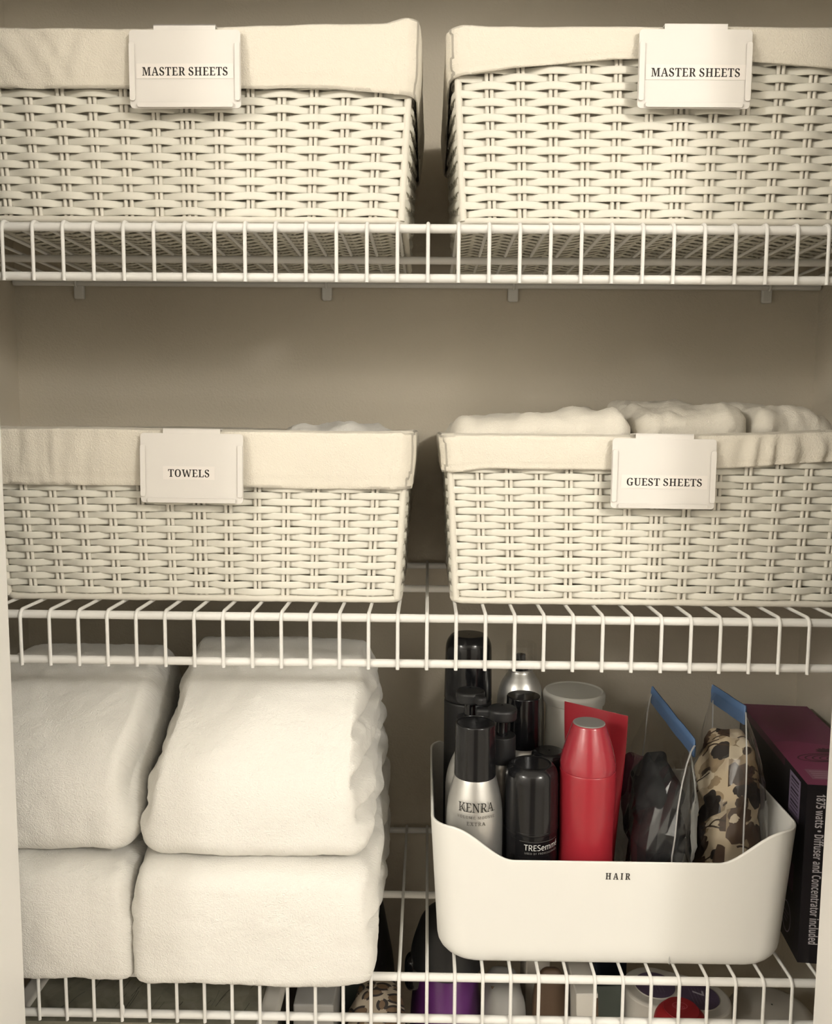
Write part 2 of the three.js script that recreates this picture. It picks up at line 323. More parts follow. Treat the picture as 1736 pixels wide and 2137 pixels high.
const basketParts = (() => {
  const R = rng(101), list = [];
  for (let k = 0; k < 22; k++) list.push(['weaver', weaverGeometry(k, 0.0098 + k * 0.00632, R), M.wicker]);
  const rodGeo = new THREE.CylinderGeometry(0.00175, 0.00175, 0.147, 7, 1), cornerGeo = new THREE.CylinderGeometry(0.0031, 0.0031, 0.148, 9, 1);
  const lo = stakeRing(0.004), hi = stakeRing(0.151), up = new THREE.Vector3(0, 1, 0);
  lo.forEach((s, i) => {
    const e = hi[i], tx = s.corner ? 0 : -s.nz, tz = s.corner ? 0 : s.nx;
    for (const o of s.corner ? [0] : s.centre ? [-0.0040, 0, 0.0040] : [-0.00195, 0.00195]) {
      const j = () => (R() - 0.5) * 0.0008;
      const A = new THREE.Vector3(s.x + tx * (o * 1.15 + j()), 0.004, s.z + tz * (o * 1.15 + j())), B = new THREE.Vector3(e.x + tx * (o + j()), 0.151, e.z + tz * (o + j()));
      list.push(['stake', s.corner ? cornerGeo : rodGeo, M.stake, A.clone().add(B).multiplyScalar(0.5), new THREE.Quaternion().setFromUnitVectors(up, B.clone().sub(A).normalize())]);
    }
  });
  const rimRing = (y, r, rad, off) => {
    const ring = roundRing(ba(y) + off, bb(y) + off, 0.012, 360);
    return sweep(framesXZ(ring.map((p) => [p.x, y, p.z])), disc(8, r), true, false, (t, i) => 1 + 0.10 * Math.abs(Math.sin(i * 0.52)) + 0.05 * noise(i * 0.11, y * 50));
  };
  list.push(['base_rim', rimRing(0.0034, 0.0029, 0, 0.0006), M.stake]);
  list.push(['top_rim', rimRing(0.1495, 0.0042, 0, 0), M.stake]);
  // woven bottom
  const bx = (par) => {
    const n = 14, a = BK.a0 - 0.001, fr = [];
    for (let i = 0; i <= n * 6; i++) { const t = i / (n * 6), x = lerp(-a, a, t), y = 0.0018 * Math.cos(i / 6 * Math.PI) * (par ? 1 : -1); fr.push({ p: new THREE.Vector3(x, y, 0), n: new THREE.Vector3(0, 1, 0), u: new THREE.Vector3(0, 0, 1) }); }
    const t = 0.0008, h = 0.0029;
    return sweep(fr, [[t, 0.55 * h], [0.3 * t, h], [-0.3 * t, h], [-t, 0.55 * h], [-t, -0.55 * h], [-0.3 * t, -h], [0.3 * t, -h], [t, -0.55 * h]], false);
  };
  const bxg = [bx(0), bx(1)], q0 = new THREE.Quaternion();
  for (let k = 0; k < 36; k++) list.push(['bottom_weaver', bxg[k % 2], M.wicker, new THREE.Vector3(0, 0.0062, -BK.b0 + 0.005 + k * (2 * BK.b0 - 0.01) / 35), q0]);
  const brod = new THREE.CylinderGeometry(0.0016, 0.0016, 2 * BK.b0, 6, 1).rotateX(Math.PI / 2);
  for (let i = 1; i <= 13; i++) for (const o of [-0.0019, 0.0019]) list.push(['bottom_stake', brod, M.stake, new THREE.Vector3(-BK.a0 + 2 * BK.a0 * i / 14 + o, 0.0062, 0), q0]);
  return list;
})();
function linerGeometry(o) {
  const N = 520, rows = [], ringAt = (y, off) => { const a = ba(clamp(y, 0, 0.16)) + off, b = bb(clamp(y, 0, 0.16)) + off; return roundRing(a, b, 0.010 + Math.max(0, off), N); };
  const base = ringAt(0.14, 0.0055);
  const hem = base.map((p) => o.hem(p.x, p.z)), top = base.map((p) => o.top(p.x, p.z));
  const wr = (p, y, v) => {
    const s = Math.abs(p.nz) > 0.5 ? p.x : p.z + 3;
    let d = 0.0011 * fbm(s * 22 + o.seed, y * 30, o.seed, 3) + o.wrinkle(p.x, p.z, y) ;
    const g = Math.abs(Math.abs(p.x) - (ba(y) - 0.011)); if (p.nz > 0.9 && g < 0.0014) d -= 0.0009;
    return d;
  };
  const add = (f) => rows.push(base.map((p0, i) => f(p0, i)));
  const onRing = (i, y, off) => { const a = ba(clamp(y, 0, 0.16)) + off, b = bb(clamp(y, 0, 0.16)) + off, p = base[i], A = ba(0.14) + 0.0055, B = bb(0.14) + 0.0055; return [p.x + (a - A) * clamp(p.x / (A - 0.02), -1, 1), p.z + (b - B) * clamp(p.z / (B - 0.02), -1, 1)]; };
  const pt = (i, y, off) => { const q = onRing(i, y, off); return [q[0], y, q[1]]; };
  add((p, i) => pt(i, hem[i] + 0.004, 0.0048));
  add((p, i) => pt(i, hem[i] + 0.0006, 0.0052));
  add((p, i) => pt(i, hem[i], 0.0066 + wr(p, hem[i])));
  const K = 18;
  for (let k = 1; k <= K; k++) add((p, i) => { const t = k / K, y = lerp(hem[i], top[i] - 0.004, t); return pt(i, y, 0.0068 + o.bulge * Math.sin(Math.PI * t) + wr(p, y) + (k === 3 ? -0.0005 : 0)); });
  for (let k = 1; k <= 6; k++) add((p, i) => { const a = k / 6 * Math.PI; return pt(i, top[i] - 0.004 + 0.004 * Math.sin(a), 0.0012 + 0.0056 * Math.cos(a) + wr(p, top[i]) * (1 - k / 6)); });
  for (const y of [0.13, 0.10, 0.06, 0.03]) add((p, i) => pt(i, y, -0.0065 + 0.002 * fbm(i * 0.06, y * 20, o.seed)));
  add((p, i) => pt(i, 0.016, -0.010));
  add((p, i) => { const q = onRing(i, 0.016, -0.01); return [q[0] * 0.6, 0.0135, q[1] * 0.6]; });
  add((p, i) => { const q = onRing(i, 0.016, -0.01); return [q[0] * 0.01, 0.0135, q[1] * 0.01]; });
  return planarUV(grid(rows));
}
function basket(pos, turn, label, linerOpt) {
  const b = thing('wicker_basket', label, 'basket', pos, turn, 'white lined wicker baskets');
  for (const [name, geo, mat, p, q] of basketParts) { const m = part(b, name, geo, mat); if (p) { m.position.copy(p); m.quaternion.copy(q); } }
  part(b, 'liner', linerGeometry(linerOpt), M.liner, 'cream cotton liner folded over the rim');
  return b;
}
const front = (z) => sstep(-0.02, 0.09, z);
const ZT = -0.007 - BK.b1, ZM = -0.032 - BK.b1;
basket([-0.2035, Y0 + SHELF.top + ON - 0.0005, ZT], 0.0, 'lined white wicker basket with the master sheets tag, its cuff corner peaking beside the gap', {
  seed: 1.3, bulge: 0.0012,
  top: (x, z) => 0.1545 + 0.004 * sstep(-0.05, 0.17, x) + 0.0045 * sstep(0.165, 0.186, x) * front(z) + 0.0009 * fbm(x * 18, z * 18, 1.1),
  hem: (x, z) => 0.1065 - 0.0045 * sstep(0.10, 0.19, x) + 0.001 * fbm(x * 12, z * 12, 4.4) - 0.004 * sstep(0.05, -0.12, z),
  wrinkle: (x, z, y) => 0.0016 * sstep(-0.05, -0.12, x) * front(z) * noise(x * 70 + y * 45, y * 22, 2.2) + 0.0012 * sstep(-0.02, -0.06, x) * sstep(-0.13, -0.09, x) * noise(x * 90 - y * 30, 3.3) });
basket([0.2075, Y0 + SHELF.top + ON - 0.0005, ZT], 0.0, 'lined white wicker basket with the master sheets tag, its cuff hem arching upward', {
  seed: 5.1, bulge: 0.0008,
  top: (x, z) => 0.1565 + 0.0008 * fbm(x * 14, z * 14, 7.1) - 0.001 * sstep(0, 0.19, x) + 0.0012 * sstep(-0.16, -0.185, x),
  hem: (x, z) => lerp(0.1085, 0.1135 + 0.0165 * Math.cos(clamp((x + 0.012) / 0.19, -1, 1) * Math.PI / 2) ** 0.8, front(z)) + 0.0006 * fbm(x * 14, z * 14, 2.4),
  wrinkle: (x, z, y) => 0.0004 * noise(x * 40, y * 30, 8.2) });
basket([-0.2065, Y0 + SHELF.middle + ON - 0.0005, ZM], 0.0, 'lined white wicker basket with the towels tag', {
  seed: 9.7, bulge: 0.0010,
  top: (x, z) => 0.1585 - 0.002 * sstep(-0.1, 0.16, x) + 0.0012 * sstep(0.165, 0.186, x) + 0.0008 * fbm(x * 16, z * 16, 3.1),
  hem: (x, z) => 0.1065 - 0.0015 * sstep(0, 0.19, x) + 0.0008 * fbm(x * 16, z * 16, 5.4),
  wrinkle: (x, z, y) => 0.0013 * sstep(-0.02, -0.12, x) * front(z) * noise(x * 110, y * 25, 6.2) });
basket([0.2065, Y0 + SHELF.middle + ON - 0.0005, ZM], 0.0, 'lined white wicker basket with the guest sheets tag and bedding heaped above its rim', {
  seed: 14.2, bulge: 0.0010,
  top: (x, z) => 0.1555 + 0.0058 * sstep(-0.02, 0.17, x) + 0.0008 * fbm(x * 16, z * 16, 9.1),
  hem: (x, z) => 0.1205 + 0.004 * sstep(-0.185, -0.15, x) + 0.0085 * sstep(0.0, 0.17, x) + 0.0008 * fbm(x * 16, z * 16, 8.4),
  wrinkle: (x, z, y) => 0.0024 * sstep(0.05, 0.08, x) * front(z) * Math.sin(x * 330 + 5 * noise(x * 20, y * 20, 1.2)) * sstep(0.166, 0.140, y) * 0.7 + 0.0012 * sstep(-0.14, -0.18, x) * noise(x * 60, y * 60, 3.1) });

// ------------------------------------------------------------------ label holders
function rrect(w, h, r) { const s = new THREE.Shape(); s.moveTo(-w / 2 + r, 0); s.lineTo(w / 2 - r, 0); s.quadraticCurveTo(w / 2, 0, w / 2, r); s.lineTo(w / 2, h - r); s.quadraticCurveTo(w / 2, h, w / 2 - r, h); s.lineTo(-w / 2 + r, h); s.quadraticCurveTo(-w / 2, h, -w / 2, h - r); s.lineTo(-w / 2, r); s.quadraticCurveTo(-w / 2, 0, -w / 2 + r, 0); return s; }
const extr = (s, d, bev = 0) => new THREE.ExtrudeGeometry(s, { depth: d, bevelEnabled: bev > 0, bevelSize: bev, bevelThickness: bev, bevelSegments: 2, curveSegments: 6 });
const HW = 0.0905, HH = 0.0612;
const plateGeo = extr(rrect(HW, HH, 0.0035), 0.0007, 0.0002);
const tabGeo = mergeGeometries([box(0.0505, 0.0058, 0.0009, 0, HH + 0.0016, 0.0003), box(0.0505, 0.0010, 0.0215, 0, HH + 0.0040, -0.0100), box(0.0505, 0.026, 0.0010, 0, HH - 0.0085, -0.0205)]);
const sideLip = extr(rrect(0.0040, 0.0455, 0.0018), 0.0006, 0.0002), botLip = extr(rrect(0.0780, 0.0036, 0.0016), 0.0006, 0.0002);
function labelHolder(pos, rot, text, textW, stripX, stripY, label) {
  const g = thing('label_holder', label, 'label holder', pos, 0, 'white clip-on basket label holders');
  g.rotation.set(...rot);
  const plate = part(g, 'plate', plateGeo, M.holder);
  part(g, 'hook', tabGeo, M.holder);
  for (const s of [-1, 1]) { const m = part(plate, 'side_lip', sideLip, M.holder); m.position.set(s * (HW / 2 - 0.0022), 0.0055, 0.0020); m.rotation.y = s * -0.12; }
  const bl = part(plate, 'bottom_lip', botLip, M.holder); bl.position.set(0, 0.0004, 0.0020); bl.rotation.x = 0.12;
  const sw = textW + 0.009, sh = 0.0118, map = canvasTex(1024, Math.round(1024 * sh / sw), (c, w, h) => {
    c.fillStyle = '#efe9e2'; c.fillRect(0, 0, w, h); c.fillStyle = '#1a120c';
    fitText(c, text, w / 2, h * 0.80, w * textW / sw, h * 0.0066 / sh, '600 SIZEpx serif', 'center', 0.03);
  });
  const sg = new THREE.BoxGeometry(sw, sh, 0.00012);
  part(plate, 'paper_label', sg, std({ map, roughness: 0.7 }), `white strip printed ${text}`).position.set(stripX, stripY, 0.00115);
  return g;
}
labelHolder([-0.2005, Y0 + 0.4243, 0.0052], [-0.02, 0, 0.004], 'MASTER SHEETS', 0.0705, 0.0, 0.029, 'white master sheets tag on the basket whose cuff corner peaks beside the gap');
labelHolder([0.2128, Y0 + 0.4253, 0.0052], [-0.02, 0, -0.004], 'MASTER SHEETS', 0.072, 0.0007, 0.0280, 'white master sheets tag on the basket with the arching cuff hem');
labelHolder([-0.2085, Y0 + 0.0977, -0.0192], [-0.02, 0, -0.006], 'TOWELS', 0.037, -0.0025, 0.0265, 'white towels tag clipped to a basket rim');
labelHolder([0.2068, Y0 + 0.0965, -0.0192], [-0.02, 0, -0.006], 'GUEST SHEETS', 0.0665, 0.0008, 0.0235, 'white guest sheets tag clipped to a basket rim');

// ------------------------------------------------------------------ bedding in the middle baskets
function bedding(name, label, category, c, h, R, seed, opt = {}) {
  const g = softBlock(h, R, [44, 18, 30], (v, n) => 0.0065 * fbm(v.x * 26 + seed, v.y * 30, v.z * 18 + seed, 4) * (opt.amp ?? 1) + 0.0012 * Math.sin(v.x * 90 + 6 * noise(v.x * 20, v.z * 20, seed)) + (Math.abs(n.z) > 0.4 ? -0.003 * Math.exp(-(((v.y - (opt.fold ?? 0)) / 0.004) ** 2)) : 0),
    (v) => { if (v.y > 0 && opt.lift) v.y += opt.lift(v.x, v.z); });
  const t = thing(name, label, category, [c[0], Y0 + c[1], c[2]], opt.turn ?? 0, opt.group);
  part(t, 'folded_cloth', g, opt.mat ?? M.sheet); return t;
}
const GZ = ZM;
bedding('folded_sheet', 'cream folded sheet heaped near the gap in the guest sheets basket', 'bed sheet', [0.107, 0.148, GZ + 0.012], [0.085, 0.034, 0.094], [0.022, 0.022, 0.03], 2.2, { group: 'guest sheets', lift: (x) => -0.006 + 0.008 * sstep(-0.06, 0.07, x), fold: -0.004 });
bedding('folded_sheet', 'cream folded sheet with its edge behind the guest sheets tag hook', 'bed sheet', [0.246, 0.148, GZ + 0.045], [0.049, 0.038, 0.060], [0.012, 0.02, 0.028], 6.4, { group: 'guest sheets', lift: (x, z) => 0.001 + 0.002 * noise(x * 30, z * 20), fold: -0.002 });
bedding('folded_sheet', 'cream folded sheet sloping down beside the door jamb in the guest basket', 'bed sheet', [0.339, 0.146, GZ + 0.010], [0.040, 0.040, 0.094], [0.012, 0.02, 0.028], 8.8, { group: 'guest sheets', lift: (x) => 0.006 - 0.018 * sstep(-0.02, 0.045, x), fold: 0.004 });
bedding('folded_sheet', 'rumpled cream sheet bulging up behind the guest sheets heap', 'bed sheet', [0.245, 0.162, GZ - 0.062], [0.047, 0.030, 0.036], [0.02, 0.02, 0.02], 3.9, { group: 'guest sheets', lift: (x) => 0.004 });
bedding('folded_towel', 'folded white towel just peeking over the rim of the towels basket', 'towel', [-0.092, 0.1385, GZ - 0.03], [0.060, 0.026, 0.075], [0.03, 0.016, 0.03], 4.9, { mat: M.terry, lift: (x) => 0.002 });

// ------------------------------------------------------------------ stacked bath towels
function bathTowel(label, x0, x1, y0, y1, zf, zb, seed, o) {
  const h = [(x1 - x0) / 2, (y1 - y0) / 2, (zf - zb) / 2];
  const g = softBlock(h, o.R, [80, 60, 64], (v, n) => {
    let d = 0.0045 * fbm(v.x * 8 + seed, v.y * 9, v.z * 8, 2) * (o.amp ?? 1) + 0.0011 * fbm(v.x * 45, v.y * 45 + seed, v.z * 45, 2) + 0.0005 * noise(v.x * 260, v.y * 260, v.z * 260);
    const side = sstep(0.5, 0.95, Math.abs(n.x)), wy = v.y + 0.006 * noise(v.z * 16, seed);
    if (side > 0) for (const f of o.folds) d -= side * (n.x > 0 ? 0.010 : 0.003) * Math.exp(-(((wy - f * h[1]) / 0.0055) ** 2));
    d += side * (o.folds.length ? 0.005 : 0.002) * fbm(v.z * 26, v.y * 30, seed, 2);
    return d;
  }, (v) => { if (o.bend) o.bend(v, (v.y + h[1]) / (2 * h[1]), (v.z + h[2]) / (2 * h[2])); v.y = Math.max(v.y, -h[1]); if (o.sag) { const zw = v.z + (zf + zb) / 2; v.y -= o.sag * sstep(0.009, 0.015, zw) * sstep(0, -h[1], v.y) * (0.75 + 0.35 * Math.sin(v.x * 20 + seed)); } });
  const t = thing('bath_towel', label, 'towel', [(x0 + x1) / 2, Y0 + (y0 + y1) / 2, (zf + zb) / 2], 0, 'white bath towels stacked on the wire shelf');
  part(t, 'folded_terry', g, M.terry); return t;
}
const TD = SHELF.bottom + ON;
bathTowel('folded white bath towel in the bottom layer beside the hair bin', -0.2585, -0.042, TD + 0.001, -0.2215, 0.024, -0.262, 1.7, { sag: 0.006, R: [0.016, 0.018, 0.024, 0.012, 0.010], folds: [0.05], amp: 0.8, bend: (v, t, f) => { v.z += 0.004 * Math.sin(Math.PI * t) * sstep(0.7, 1, f); } });
bathTowel('folded white bath towel in the bottom layer against the white jamb', -0.45, -0.2595, TD + 0.001, -0.2225, 0.022, -0.262, 4.1, { sag: 0.0075, R: [0.016, 0.018, 0.024, 0.012, 0.010], folds: [], amp: 0.8, bend: (v, t, f) => { v.z += 0.004 * Math.sin(Math.PI * t) * sstep(0.7, 1, f); } });
bathTowel('large folded white bath towel on top beside the hair bin', -0.2575, -0.046, -0.2205, -0.060, 0.016, -0.262, 7.9, { R: [0.022, 0.125, 0.130, 0.022, 0.028], folds: [-0.45, -0.05, 0.42], bend: (v, t, f) => { v.x += 0.016 * sstep(0.3, 1, t) * sstep(0.03, -0.1, v.x) * sstep(0.3, 0.85, f) - 0.012 * sstep(0.5, 0, f) * sstep(0, -0.1, v.x); v.y += 0.004 * sstep(0.7, 0.1, f) * t; } });
bathTowel('folded white bath towel on top against the white jamb', -0.440, -0.2600, -0.2215, -0.066, 0.010, -0.258, 11.3, { R: [0.026, 0.120, 0.125, 0.022, 0.026], folds: [], bend: (v, t, f) => { v.x += 0.016 * sstep(0.3, 1, t) * sstep(0.0, 0.08, v.x) * sstep(0.3, 0.85, f) - 0.010 * sstep(0.5, 0, f) * sstep(0, 0.08, v.x); } });

// ------------------------------------------------------------------ white bin marked HAIR
const BIN = { x: 0.1735, z: -0.1085, floor: SHELF.bottom + ON };
{
  const a0 = 0.1590, a1 = 0.1675, b0 = 0.0990, b1 = 0.1080, H = 0.137, DIP = 0.1055, T = 0.0024, N = 420, r0 = 0.026, rows = [];
  const A = (y) => lerp(a0, a1, y / H), B = (y) => lerp(b0, b1, y / H);
  const base = roundRing(a1, b1, r0, N);
  const rimH = base.map((p) => (p.nz > 0.35 ? DIP + (H - DIP) * sstep(0.094, 0.152, Math.abs(p.x)) : p.nz < -0.35 ? DIP + (H - DIP) * sstep(0.125, 0.160, Math.abs(p.x)) : H));
  const at = (i, y, off, s = 0) => { const p = base[i], fa = (A(y) + off - s) / a1, fb = (B(y) + off - s * 0.4) / b1; return [p.x * fa, y, p.z * fb]; };
  const add = (f) => rows.push(base.map((_, i) => f(i)));
  add((i) => { const q = at(i, 0, 0, 0.02); return [q[0] * 0.01, 0, q[2] * 0.01]; });
  add((i) => at(i, 0, 0, 0.02));
  for (let k = 1; k <= 6; k++) add((i) => { const a = k / 6 * Math.PI / 2; return at(i, 0.02 - 0.02 * Math.cos(a), 0, 0.02 - 0.02 * Math.sin(a)); });
  for (let k = 1; k <= 12; k++) add((i) => at(i, lerp(0.02, rimH[i] - 0.0012, k / 12), 0));
  for (let k = 1; k <= 4; k++) add((i) => { const a = k / 4 * Math.PI; return at(i, rimH[i] - 0.0012 + 0.0012 * Math.sin(a), -T / 2 + T / 2 * Math.cos(a)); });
  for (let k = 1; k <= 10; k++) add((i) => at(i, lerp(rimH[i] - 0.0012, 0.022, k / 10), -T));
  for (let k = 1; k <= 4; k++) add((i) => { const a = k / 4 * Math.PI / 2; return at(i, 0.0024 + 0.0196 * (1 - Math.sin(a)), -T, 0.02 - 0.02 * Math.cos(a)); });
  add((i) => { const q = at(i, 0, 0, 0.02); return [q[0] * 0.01, 0.0024, q[2] * 0.01]; });
  const bin = thing('plastic_bin', 'white plastic bin marked hair full of bottles and bags', 'bin', [BIN.x, Y0 + BIN.floor, BIN.z]);
  const shell = part(bin, 'bin_shell', grid(rows), M.bin);
  const font = await new FontLoader().loadAsync('fonts/droid/droid_serif_bold.typeface.json');
  const tg = new TextGeometry('H A I R', { font, size: 0.0064, depth: 0.00015, curveSegments: 6 });
  tg.computeBoundingBox(); const w = tg.boundingBox.max.x - tg.boundingBox.min.x;
  tg.translate(-w / 2, 0, 0); tg.scale(0.0222 / w, 1, 1);
  const txt = part(shell, 'lettering', tg, M.ink, 'black letters spelling HAIR'); txt.position.set(0.0017, 0.0885, lerp(b0, b1, 0.0885 / H) + 0.0002); txt.rotation.x = Math.atan((b1 - b0) / H);
}

// ------------------------------------------------------------------ things in the bin
const BF = Y0 + BIN.floor + 0.0024;      // height of the bin's inside floor
const decalMat = (map, o = {}) => std({ map, transparent: true, roughness: 0.5, ...o });
{
  const kenraPrint = canvasTex(1024, 512, (c, w, h) => {
    c.clearRect(0, 0, w, h); c.fillStyle = '#15130f';
    fitText(c, 'KENRA', w * 0.5, h * 0.46, w * 0.66, h * 0.30, '400 SIZEpx serif', 'center', -0.02);
    c.beginPath(); c.arc(w * 0.845, h * 0.445, 7, 0, 7); c.fill();
    c.fillStyle = '#4a463e'; fitText(c, 'VOLUME MOUSSE', w * 0.5, h * 0.68, w * 0.70, h * 0.085, '400 SIZEpx serif', 'center', 0.14);
    fitText(c, 'EXTRA', w * 0.5, h * 0.90, w * 0.34, h * 0.115, '400 SIZEpx serif', 'center', 0.12);
  });
  const k = thing('mousse_can', 'silver volume mousse can with glossy black cap at the bin front', 'hair mousse', [0.0475, BF, -0.0440]);
  const prof = roundProfile([[0.001, 0], [0.0255, 0, 0.003], [0.0268, 0.004, 0.002], [0.0268, 0.138, 0.02], [0.0195, 0.166, 0.01], [0.0185, 0.1675], [0.001, 0.1675]], 8);
  const kb = part(k, 'body', lathe(prof, 56), M.pearl);
  part(k, 'cap', lathe(roundProfile([[0.001, 0.165], [0.0186, 0.165], [0.0196, 0.1665, 0.001], [0.0188, 0.2165, 0.0016], [0.0172, 0.2172, 0.0006], [0.0168, 0.2160], [0.001, 0.2160]]), 48), M.charcoal);
  const dp = []; for (let i = 0; i <= 10; i++) dp.push([0.02695, lerp(0.1135, 0.1425, i / 10)]);
  part(kb, 'printed_lettering', lathe(dp, 24, -0.98, 1.96), decalMat(kenraPrint), 'dark serif lettering').position.y = 0.0115;
}
{
  const print = canvasTex(1024, 300, (c, w, h) => {
    c.clearRect(0, 0, w, h); c.fillStyle = '#d9d9d4'; fitText(c, 'TRESemmé', w * 0.28, h * 0.55, w * 0.66, h * 0.34, '400 SIZEpx sans-serif', 'left', 0.0);
    c.fillStyle = '#8d8d88'; fitText(c, 'USED BY PROFESSIONALS', w * 0.29, h * 0.78, w * 0.62, h * 0.11, '400 SIZEpx sans-serif', 'left', 0.12);
    c.fillStyle = '#6a6a66'; c.fillRect(w * 0.2, 8, w * 0.72, 5);
  });
  const t = thing('hairspray_can', 'black hairspray can with white lettering standing at the bin front', 'hairspray', [0.1012, BF, -0.0440]);
  const tb = part(t, 'body', lathe(roundProfile([[0.001, 0], [0.0245, 0, 0.002], [0.0249, 0.003, 0.001], [0.0249, 0.120, 0.003], [0.001, 0.122]]), 48), M.black);
  part(t, 'cap', lathe(roundProfile([[0.001, 0.119], [0.0252, 0.119], [0.0254, 0.1195, 0.0004], [0.0246, 0.172, 0.007], [0.0185, 0.1785, 0.003], [0.016, 0.1775, 0.002], [0.001, 0.1775]]), 48), M.charcoal);
  part(t, 'shine_band', lathe([[0.02515, 0.1165], [0.02555, 0.1172], [0.02555, 0.1192], [0.0253, 0.1198]], 48), M.charcoal);
  const dp = []; for (let i = 0; i <= 4; i++) dp.push([0.0251, lerp(0.0965, 0.1125, i / 4)]);
  part(tb, 'printed_lettering', lathe(dp, 24, -1.0, 2.25), decalMat(print), 'pale grey lettering');
}
{
  const r = thing('red_bottle', 'red contoured shampoo bottle with a grey disc top', 'shampoo bottle', [0.1535, BF, -0.0440]);
  part(r, 'body', lathe(roundProfile([[0.001, 0], [0.025, 0, 0.004], [0.0272, 0.01, 0.01], [0.0268, 0.06, 0.03], [0.0245, 0.105, 0.03], [0.0264, 0.146, 0.02], [0.0262, 0.172, 0.006], [0.0252, 0.1745], [0.001, 0.1745]], 8), 56), M.red);
  const rc = part(r, 'cap', lathe(roundProfile([[0.001, 0.174], [0.0258, 0.174, 0.0005], [0.0261, 0.180, 0.008], [0.0225, 0.196, 0.01], [0.0156, 0.2165, 0.001], [0.0148, 0.2172], [0.001, 0.2172]], 6), 56), M.redCap);
  part(rc, 'disc_top', lathe([[0.0148, 0.2168], [0.0148, 0.2178], [0.0135, 0.2182], [0.0001, 0.2182]], 40), M.greyCap);
}
{
  // upside-down squeeze tube, crimped at the top
  const W = 0.0345, Ht = 0.2145, rows = [], N = 48;
  for (let k = 0; k <= 26; k++) {
    const t = k / 26, y = lerp(0.024, Ht, t), f = sstep(0.0, 1.0, t), rx = lerp(0.0225, W, f), rz = Math.max(0.0007, lerp(0.0200, 0.0007, clamp(t / 0.955, 0, 1) ** 1.25));
    rows.push(Array.from({ length: N }, (_, i) => { const a = i / N * 2 * Math.PI; return [rx * Math.cos(a), y, rz * Math.sin(a) * (1 + 0.05 * noise(i * 0.4, k * 0.3))]; }));
  }
  rows.push(rows[rows.length - 1].map((p) => [p[0], Ht + 0.0004, 0]));
  const t = thing('squeeze_tube', 'red squeeze tube with flat crimped end behind the contoured bottle', 'hair tube', [0.1690, BF, -0.0920], -0.66);
  part(t, 'tube', grid(rows), M.redTube);
  part(t, 'cap', lathe(roundProfile([[0.001, 0], [0.021, 0, 0.002], [0.0225, 0.0245, 0.001], [0.001, 0.025]]), 40), M.redCap);
}
function simpleCan(name, label, category, pos, body, cap, bm, cm) {
  const t = thing(name, label, category, pos); part(t, 'body', lathe(roundProfile(body, 6), 48), bm); if (cap) part(t, 'cap', lathe(roundProfile(cap, 5), 48), cm); return t;
}
// capped silver bottle behind the hairspray
simpleCan('capped_bottle', 'silver bottle with tall glossy black cap in the middle of the bin', 'hair spray', [0.1005, BF, -0.1165],
  [[0.001, 0], [0.021, 0, 0.003], [0.0218, 0.12, 0.02], [0.0218, 0.155, 0.012], [0.0180, 0.168], [0.001, 0.168]],
  [[0.001, 0.166], [0.0176, 0.166], [0.0183, 0.1675, 0.0008], [0.0172, 0.2195, 0.0015], [0.001, 0.2205]], M.pearl, M.black);
simpleCan('dark_can', 'short black can behind the lettered hairspray', 'hair product', [0.1225, BF, -0.0815],
  [[0.001, 0], [0.0175, 0, 0.002], [0.0178, 0.148, 0.002], [0.001, 0.150]],
  [[0.001, 0.148], [0.0178, 0.148], [0.0180, 0.1495], [0.0176, 0.172, 0.004], [0.014, 0.1755, 0.002], [0.001, 0.1755]], M.blackSatin, M.charcoal);
simpleCan('tall_can', 'tall black aerosol can in the back corner of the bin', 'aerosol can', [0.0460, BF, -0.1650],
  [[0.001, 0], [0.0252, 0, 0.002], [0.0256, 0.20, 0.003], [0.001, 0.203]],
  [[0.001, 0.200], [0.0254, 0.200], [0.0258, 0.2015, 0.001], [0.0246, 0.262, 0.008], [0.0185, 0.2705, 0.002], [0.001, 0.2705]], M.blackSatin, M.black);
for (const [x, z, top, R, hx, yaw, label] of [[0.0450, -0.0990, 0.2325, 0.0240, 0, 0.5, 'pump bottle with black pump head directly behind the silver mousse can'], [0.0755, -0.0800, 0.2215, 0.0125, -0.013, 1.57, 'slim pump bottle with black nozzle poking up beside the mousse cap']]) {
  const t = thing('pump_bottle', label, 'pump bottle', [x, BF, z]);
  part(t, 'body', lathe(roundProfile([[0.001, 0], [R - 0.001, 0, 0.002], [R, 0.004], [R, 0.145, 0.016], [0.0120, 0.172], [0.001, 0.172]], 7), 44), M.pearl);
  part(t, 'collar', lathe(roundProfile([[0.001, 0.165], [0.0140, 0.165, 0.001], [0.0136, top - 0.030, 0.001], [0.001, top - 0.030]]), 32), M.blackSatin);
  part(t, 'stem', lathe([[0.0055, top - 0.031], [0.0055, top - 0.010]], 20), M.black);
  const head = roundProfile([[0.001, top - 0.014], [0.0142, top - 0.014, 0.002], [0.0148, top - 0.003, 0.003], [0.001, top]]);
  part(t, 'pump_head', mergeGeometries([lathe(head, 32), new RoundedBoxGeometry(0.010, 0.009, 0.026, 2, 0.003).rotateY(yaw).translate(hx ? hx : 0.006, top - 0.008, hx ? 0 : 0.010)].map((g) => (g.index ? g.toNonIndexed() : g))), M.blackSatin);
}
